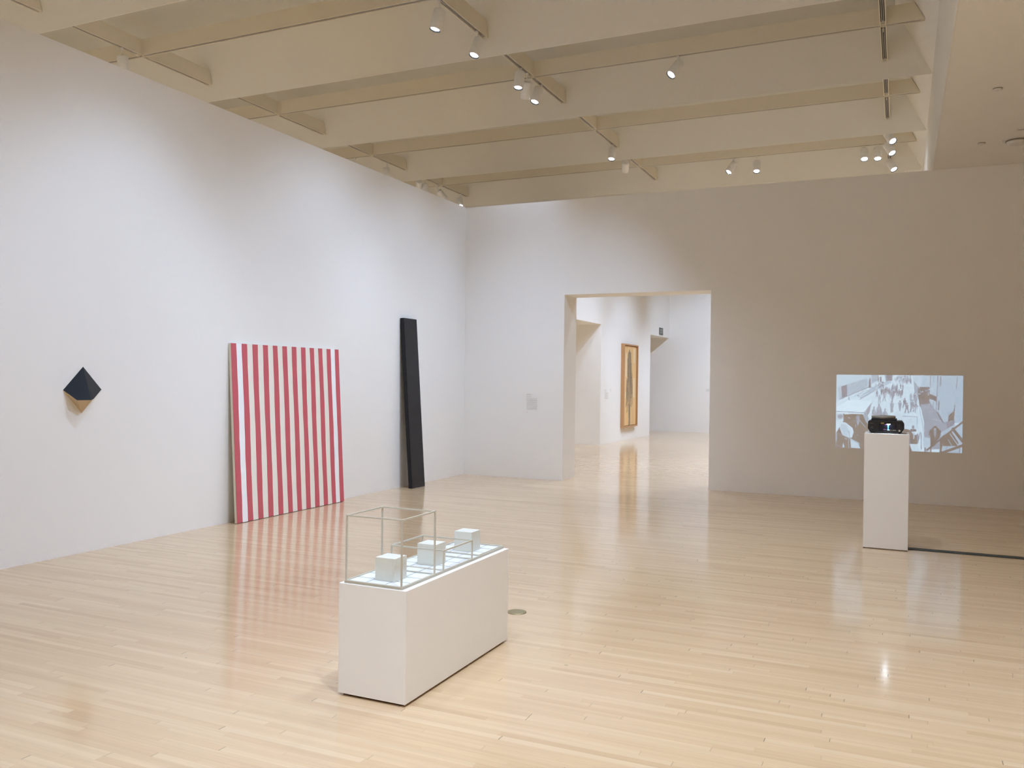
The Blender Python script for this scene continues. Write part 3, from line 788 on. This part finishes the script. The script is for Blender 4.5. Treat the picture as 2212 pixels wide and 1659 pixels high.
line(332, 1040, 335, 1130, 9, .35)
line(115, 1062, 330, 1150, 10, .35); line(330, 1150, 500, 1235, 20, .62); line(340, 1175, 490, 1245, 9, .25)
poly([(352, 1165), (490, 1245), (515, 1310), (365, 1300)], .80)
line(325, 1160, 332, 1330, 8, .7)
poly([(225, 1300), (242, 1215), (262, 1300)], .8); poly([(258, 1145), (302, 1158), (285, 1180)], .75); line(118, 1262, 215, 1295, 8, .4)
poly([(118, 1080), (140, 1090), (140, 1200), (118, 1200)], .5)
# white coats behind the projector and the sign
poly([(1035, 745), (1130, 738), (1160, 800), (1250, 880), (1290, 1000), (1190, 1010), (1040, 900)], .84)
poly([(1158, 785), (1395, 792), (1395, 1000), (1330, 960), (1160, 830)], .86); line(1155, 788, 1395, 793, 9, .5); line(1392, 790, 1388, 960, 7, .5)
for k in range(5): line(1262 + k * 10, 832, 1267 + k * 10, 842, 6, .62)
for k in range(7): line(1240 + k * 14, 868, 1248 + k * 14, 874, 6, .62)
poly([(1180, 985), (1250, 990), (1290, 1010), (1340, 1080), (1400, 1070), (1400, 1215), (1285, 1215), (1325, 1345), (1220, 1345), (1170, 1100)], .08)
blob(1330, 955, 22, 26, .35); poly([(1290, 985), (1370, 985), (1385, 1020), (1290, 1030)], .2); poly([(1330, 1040), (1358, 1040), (1350, 1140), (1335, 1140)], .7)
poly([(1222, 1090), (1280, 1080), (1300, 1215), (1225, 1215)], .3)
poly([(1278, 1218), (1405, 1222), (1440, 1340), (1322, 1340)], .84)
line(1440, 1030, 1405, 1200, 10, .35); line(1452, 1040, 1458, 1290, 10, .35); blob(1400, 1110, 18, 60, .4)
# right side: roof, building, dark crowd, ramp
poly([(1290, 130), (1565, 130), (1565, 335), (1400, 335), (1330, 250)], .80); poly([(1490, 130), (1565, 130), (1565, 335), (1430, 335)], .74)
poly([(1325, 245), (1345, 260), (1405, 340), (1400, 480), (1345, 420)], .55)
poly([(1395, 335), (1570, 335), (1572, 440), (1675, 480), (1680, 560), (1590, 570), (1575, 640), (1430, 640), (1395, 470)], .14)
for k in range(34): blob(1400 + rng.rand() * 165, 345 + rng.rand() * 110, rng.uniform(6, 20), rng.uniform(5, 14), rng.uniform(.1, .85), .85)
poly([(1565, 150), (1700, 150), (1680, 480), (1575, 440)], .73); poly([(1570, 500), (1670, 560), (1670, 720), (1570, 640)], .72)
poly([(1695, 130), (2075, 130), (2075, 880), (1940, 880), (1770, 870), (1680, 700)], .69)
for x0, y0, x1, y1, w_, v_ in ((1580, 130, 1578, 300, 14, .45), (1578, 300, 1572, 440, 6, .5), (1628, 130, 1625, 270, 9, .52), (1692, 130, 1672, 720, 11, .38), (1632, 560, 1625, 640, 10, .45), (1735, 175, 1728, 330, 20, .42), (1978, 185, 1965, 368, 13, .45), (1715, 550, 1706, 690, 22, .38)):
    line(x0, y0, x1, y1, w_, v_)
poly([(1572, 470), (1676, 480), (1676, 545), (1572, 520)], .15)
poly([(1440, 545), (1572, 560), (1680, 720), (1765, 865), (1860, 880), (1940, 900), (2000, 960), (1560, 1330), (1500, 1330), (1500, 900), (1440, 640)], .48)
poly([(1450, 540), (1565, 540), (1570, 590), (1440, 600)], .2)
for k in range(22): line(1455 + k * 12, 620 + k * 24, 1640 + k * 14, 640 + k * 26, 4, .56 + .1 * (k % 2), .6)
poly([(1670, 715), (1700, 720), (1790, 870), (1760, 870)], .26)
line(1405, 560, 1540, 1320, 12, .78); line(1500, 850, 1503, 1200, 8, .5); line(1430, 700, 1500, 1010, 8, .66)
line(1565, 780, 1570, 900, 6, .4); line(1600, 770, 1606, 950, 6, .4); line(1585, 820, 1900, 880, 7, .65)
line(1945, 605, 1932, 850, 10, .14); poly([(1862, 762), (1945, 690), (1935, 840), (1850, 860)], .12); line(1850, 735, 1925, 690, 8, .5); line(1855, 735, 1850, 850, 7, .5)
poly([(1480, 1100), (1590, 1120), (1600, 1330), (1500, 1330)], .74)
poly([(1820, 860), (1950, 850), (1930, 1000), (1850, 1010)], .38)
# right foreground: couple, rails and stairs
poly([(1580, 1000), (1630, 955), (1700, 955), (1750, 1010), (1728, 1110), (1690, 1150), (1695, 1250), (1600, 1250), (1600, 1110), (1565, 1060)], .08)
blob(1660, 955, 28, 26, .08); blob(1660, 985, 20, 22, .55); poly([(1635, 1010), (1685, 1010), (1670, 1100), (1650, 1100)], .42)
poly([(1700, 1180), (1780, 1150), (1800, 1280), (1610, 1290)], .45)
poly([(1745, 1030), (1950, 900), (2068, 1000), (2068, 1345), (1730, 1345)], .66)
poly([(1950, 930), (2068, 860), (2068, 1090)], .72)
poly([(1760, 1090), (1850, 1030), (1900, 1010), (2010, 1180), (1990, 1230), (1775, 1235)], .06)
line(1915, 960, 2075, 1165, 42, .06); line(1875, 1035, 2010, 1230, 10, .82); line(1855, 1130, 1930, 1260, 9, .78)
line(1535, 1310, 2070, 860, 26, .08); line(1770, 1340, 2075, 1215, 40, .06)
line(1602, 1060, 1602, 1345, 20, .06); line(1755, 1110, 1748, 1345, 32, .05); line(2030, 1260, 2022, 1345, 12, .3); line(1842, 1210, 1832, 1290, 8, .3)
line(1518, 1270, 1518, 1345, 16, .12)
img += rng.randn(CH, CW) * 0.018
k3 = (np.roll(img, 1, 1) + np.roll(img, -1, 1) + np.roll(img, 1, 0) + np.roll(img, -1, 0) + 8 * img) / 12.0
img = np.clip(k3, 0.03, 1.0)
x0_, x1_, z0_, z1_ = -0.795, 0.737, 0.686, 1.688
gx, gz_ = np.linspace(x0_, x1_, CW), np.linspace(z1_, z0_, CH)
VX, VZ = np.meshgrid(gx, gz_)
yw = YB - 0.0015
co = np.stack([VX.ravel(), np.full(VX.size, yw), VZ.ravel()], -1)
idx = np.arange(CH * CW).reshape(CH, CW)
fc = np.stack([idx[1:, :-1].ravel(), idx[1:, 1:].ravel(), idx[:-1, 1:].ravel(), idx[:-1, :-1].ravel()], -1)
me = bpy.data.meshes.new('projected_picture')
me.vertices.add(len(co)); me.vertices.foreach_set('co', (co - np.array([0, yw, 1.187])).astype(np.float32).ravel())
me.loops.add(fc.size); me.loops.foreach_set('vertex_index', fc.astype(np.int32).ravel())
me.polygons.add(len(fc)); me.polygons.foreach_set('loop_start', np.arange(0, fc.size, 4, dtype=np.int32))
me.polygons.foreach_set('loop_total', np.full(len(fc), 4, dtype=np.int32))
me.update(calc_edges=True)
ca = me.color_attributes.new('light', 'FLOAT_COLOR', 'POINT')
v_ = img.ravel()
rgba = np.stack([v_, v_, v_, np.ones_like(v_)], -1).astype(np.float32)
ca.data.foreach_set('color', rgba.ravel())
pm = bpy.data.materials.new('projected_light')
pm.use_nodes = True
nt = pm.node_tree
b = nt.nodes['Principled BSDF']
b.inputs['Base Color'].default_value = (0.86, 0.845, 0.82, 1)
b.inputs['Roughness'].default_value = 0.75
b.inputs['Specular IOR Level'].default_value = 0.25
at = nt.nodes.new('ShaderNodeAttribute'); at.attribute_name = 'light'
rp_ = nt.nodes.new('ShaderNodeValToRGB')
el = rp_.color_ramp.elements
el[0].position = 0.0; el[0].color = (0, 0, 0, 1)
el[1].position = 1.0; el[1].color = (0.36, 0.545, 0.69, 1)
e1_ = el.new(0.35); e1_.color = (0.050, 0.085, 0.17, 1)
e1_ = el.new(0.70); e1_.color = (0.165, 0.30, 0.44, 1)
nt.links.new(at.outputs['Color'], rp_.inputs[0])
nt.links.new(rp_.outputs[0], b.inputs['Emission Color'])
b.inputs['Emission Strength'].default_value = 1.0
me.materials.append(pm)
o = bpy.data.objects.new('projected_picture', me)
o.location = (0, yw, 1.187)
COL.objects.link(o)
tag(o, 'bluish black and white street crowd picture projected on the back wall', 'projection')

# dark strip on the floor
o = MB().prism([(-0.062, 0), (0.062, 0), (0.050, 0.006), (-0.050, 0.006)], (0.086, 8.985, 0), (1, 0, 0), (0, 1, 0), (0, 0, 1), 5.9).build('floor_strip', strip_m)
tag(o, 'thin dark green strip laid on the floor from the pedestal to the right', 'floor strip')

# ================================================================== WALL TEXTS
def wall_text(name, P_, lines, lh, label, sw):
    """P_(s, z) -> world; lines = list of (indent z offset, width, weight)"""
    o0_ = Vector(P_(0, 0, 0))
    mbx_ = MB()
    for z_, w_l, h_ in lines:
        s_ = 0.0
        while s_ < w_l - 0.003:
            ww = min(random.uniform(0.006, 0.017) * sw, w_l - s_)
            c = [Vector(P_(s_, z_, 0.0)) - o0_, Vector(P_(s_ + ww, z_ + h_, 0.0012)) - o0_]
            mbx_.box(tuple(c[0]), tuple(c[1]))
            s_ += ww + 0.003 * sw
    o_ = mbx_.build(name, text_m)
    o_.location = o0_
    return tag(o_, label, 'wall text')
lines = [(-0.004, 0.078, 0.008), (-0.014, 0.105, 0.003), (-0.034, 0.072, 0.003), (-0.044, 0.088, 0.003)]
lines += [(-0.070 - k * 0.0155, 0.185 - (0.012 if k in (4, 9) else 0.004 * (k % 2)), 0.0042) for k in range(12)]
lines += [(-0.285, 0.022, 0.006)]
wall_text('wall_label', lambda s_, z_, d_: (-5.407 + s_, YB - 0.0002 - d_, 1.335 + z_), lines, 1, 'block of small grey text lettered on the white wall left of the doorway', 1.0)
wall_text('wall_label', lambda s_, z_, d_: (XP + 0.0002 + d_, 20.0 + s_ * 1.6, 1.33 + z_ * 0.9), lines, 1, 'faint grey text block on the far wall left of the framed picture', 1.3)
wall_text('wall_label', lambda s_, z_, d_: (XP + 0.0002 + d_, 20.44 + s_, 1.34 + z_), [(0, 0.10, 0.006), (-0.02, 0.08, 0.004), (-0.04, 0.10, 0.004), (-0.06, 0.05, 0.004)], 1, 'tiny second text label close beside the faint text block', 1.3)
wall_text('wall_label', lambda s_, z_, d_: (-5.43 + s_, 26.2998 - d_, 1.33 + z_), [(0, 0.14, 0.010), (-0.025, 0.16, 0.006), (-0.045, 0.12, 0.006), (-0.065, 0.15, 0.006)], 1, 'tiny text label on the farthest wall at the right doorway edge', 1.5)

# ================================================================== FRAMED PICTURE IN THE NEXT GALLERY
fy0, fy1, fz0, fz1, fd = 21.32, 22.60, 0.345, 2.535, 0.095
root = thing('framed_picture', 'tall narrow picture in a deep honey wood frame seen through the doorway', 'painting', (XP, (fy0 + fy1) / 2, fz0))
oy = (fy0 + fy1) / 2
W = (fy1 - fy0) / 2; H = fz1 - fz0; ft = 0.035
mbx = MB()
mbx.box((0, -W, 0), (fd, -W + ft, H)).box((0, W - ft, 0), (fd, W, H)).box((0, -W + ft, 0), (fd, W - ft, ft)).box((0, -W + ft, H - ft), (fd, W - ft, H))
mbx.build('frame', frame_m, root)
NW, NH = 90, 160
ss, tt_ = np.meshgrid(np.linspace(-1, 1, NW), np.linspace(1, 0, NH))
base = np.array([0.76, 0.50, 0.235]); dk = np.array([0.115, 0.105, 0.095]); cr = np.array([0.86, 0.74, 0.52])
c_ = np.tile(base, (NH, NW, 1)) * (1 + 0.05 * np.sin(ss * 9 + tt_ * 3))[..., None]
r_ = np.random.RandomState(5)
halo = np.clip(1 - np.abs(np.abs(ss - 0.05) - 0.62) / 0.18, 0, 1) * ((tt_ > 0.35) & (tt_ < 0.98)) * (0.5 + 0.5 * np.sin(tt_ * 13 + np.sign(ss) * 2) > 0.35)
c_ = c_ * (1 - 0.75 * halo[..., None]) + cr * 0.75 * halo[..., None]
tline = tt_[:, 0]
hwid = np.interp(tline, [0.0, 0.12, 0.16, 0.25, 0.35, 0.45, 0.55, 0.70, 0.80, 0.90, 0.955, 0.97], [0, 0, 0.04, 0.10, 0.22, 0.42, 0.40, 0.30, 0.27, 0.25, 0.08, 0.0])
cen = np.interp(tline, [0.1, 0.5, 0.97], [-0.02, 0.0, -0.12])
strk = np.zeros((NH, NW))
for k in range(90):
    s0 = r_.uniform(-1, 1); t0 = r_.uniform(0.15, 0.95); ln_ = r_.uniform(0.06, 0.3)
    hw0 = np.interp(t0, tline[::-1], hwid[::-1])
    m1 = (np.abs(ss - (cen[:, None] + s0 * hw0 * 1.15 + (t0 - tt_) * s0 * 0.25)) < 0.035) & (tt_ < t0) & (tt_ > t0 - ln_)
    strk[m1] = np.maximum(strk[m1], r_.uniform(0.35, 0.9))
core = np.clip((hwid[:, None] - np.abs(ss - cen[:, None])) / 0.10, 0, 1) * (0.62 + 0.3 * r_.rand(NH, NW))
mk = np.clip(np.maximum(core * np.interp(tline, [0.1, 0.45, 0.75, 0.95], [0.6, 0.75, 0.8, 1.0])[:, None], strk), 0, 0.95)[..., None]
warm = np.array([0.34, 0.24, 0.13])
dkc = dk * (0.55 + 0.45 * r_.rand(NH, NW, 1)) + warm * 0.35 * r_.rand(NH, NW, 1)
c_ = c_ * (1 - mk) + dkc * mk
pw = W - ft - 0.012
verts = [(fd * 0.55, float(s_ * pw), float(ft + 0.012 + t_ * (H - 2 * ft - 0.024))) for t_, s_ in zip(tt_.ravel(), ss.ravel())]
idx = np.arange(NH * NW).reshape(NH, NW)
faces = np.stack([idx[1:, :-1].ravel(), idx[1:, 1:].ravel(), idx[:-1, 1:].ravel(), idx[:-1, :-1].ravel()], -1).tolist()
me = bpy.data.meshes.new('picture_panel')
me.from_pydata(verts, [], faces); me.update()
ca = me.color_attributes.new('paint', 'FLOAT_COLOR', 'POINT')
ca.data.foreach_set('color', np.concatenate([np.clip(c_, 0, 1).reshape(-1, 3), np.ones((NH * NW, 1))], 1).astype(np.float32).ravel())
pmt = bpy.data.materials.new('brushed_picture_paint'); pmt.use_nodes = True
at = pmt.node_tree.nodes.new('ShaderNodeAttribute'); at.attribute_name = 'paint'
pmt.node_tree.links.new(at.outputs['Color'], pmt.node_tree.nodes['Principled BSDF'].inputs['Base Color'])
pmt.node_tree.nodes['Principled BSDF'].inputs['Roughness'].default_value = 0.7
me.materials.append(pmt)
o = bpy.data.objects.new('picture_panel', me); COL.objects.link(o); o.parent = root
MB().box((0, -W + ft, ft), (fd * 0.52, W - ft, H - ft)).build('backing_board', mat('dark_backing', (0.10, 0.06, 0.03), 0.8), root)

# exit sign above the far opening
root = thing('exit_sign', 'small dark exit sign on the far wall above the second opening', 'sign', (XP, 25.31, 2.965))
MB().box((0, -0.195, 0), (0.02, 0.195, 0.210)).build('sign_case', sign_m, root)
mbx = MB()
def seg(y0, z0, y1, z1): mbx.box((0.020, y0, z0), (0.022, y1, z1))
lw = 0.018; zb, zt = 0.045, 0.170
def diag(ya, yb_):
    mbx.hexa([(0.020, ya, zb), (0.022, ya, zb), (0.022, ya + lw * 1.3, zb), (0.020, ya + lw * 1.3, zb), (0.020, yb_, zt), (0.022, yb_, zt), (0.022, yb_ + lw * 1.3, zt), (0.020, yb_ + lw * 1.3, zt)])
y = -0.175
seg(y, zb, y + lw, zt); seg(y, zb, y + 0.07, zb + lw); seg(y, zt - lw, y + 0.07, zt); seg(y, 0.099, y + 0.06, 0.099 + lw)
diag(-0.080, -0.015); diag(-0.015, -0.080)
seg(0.035, zb, 0.035 + lw, zt)
seg(0.090, zt - lw, 0.175, zt); seg(0.124, zb, 0.124 + lw, zt)
mbx.build('exit_lettering', sign_t, root)
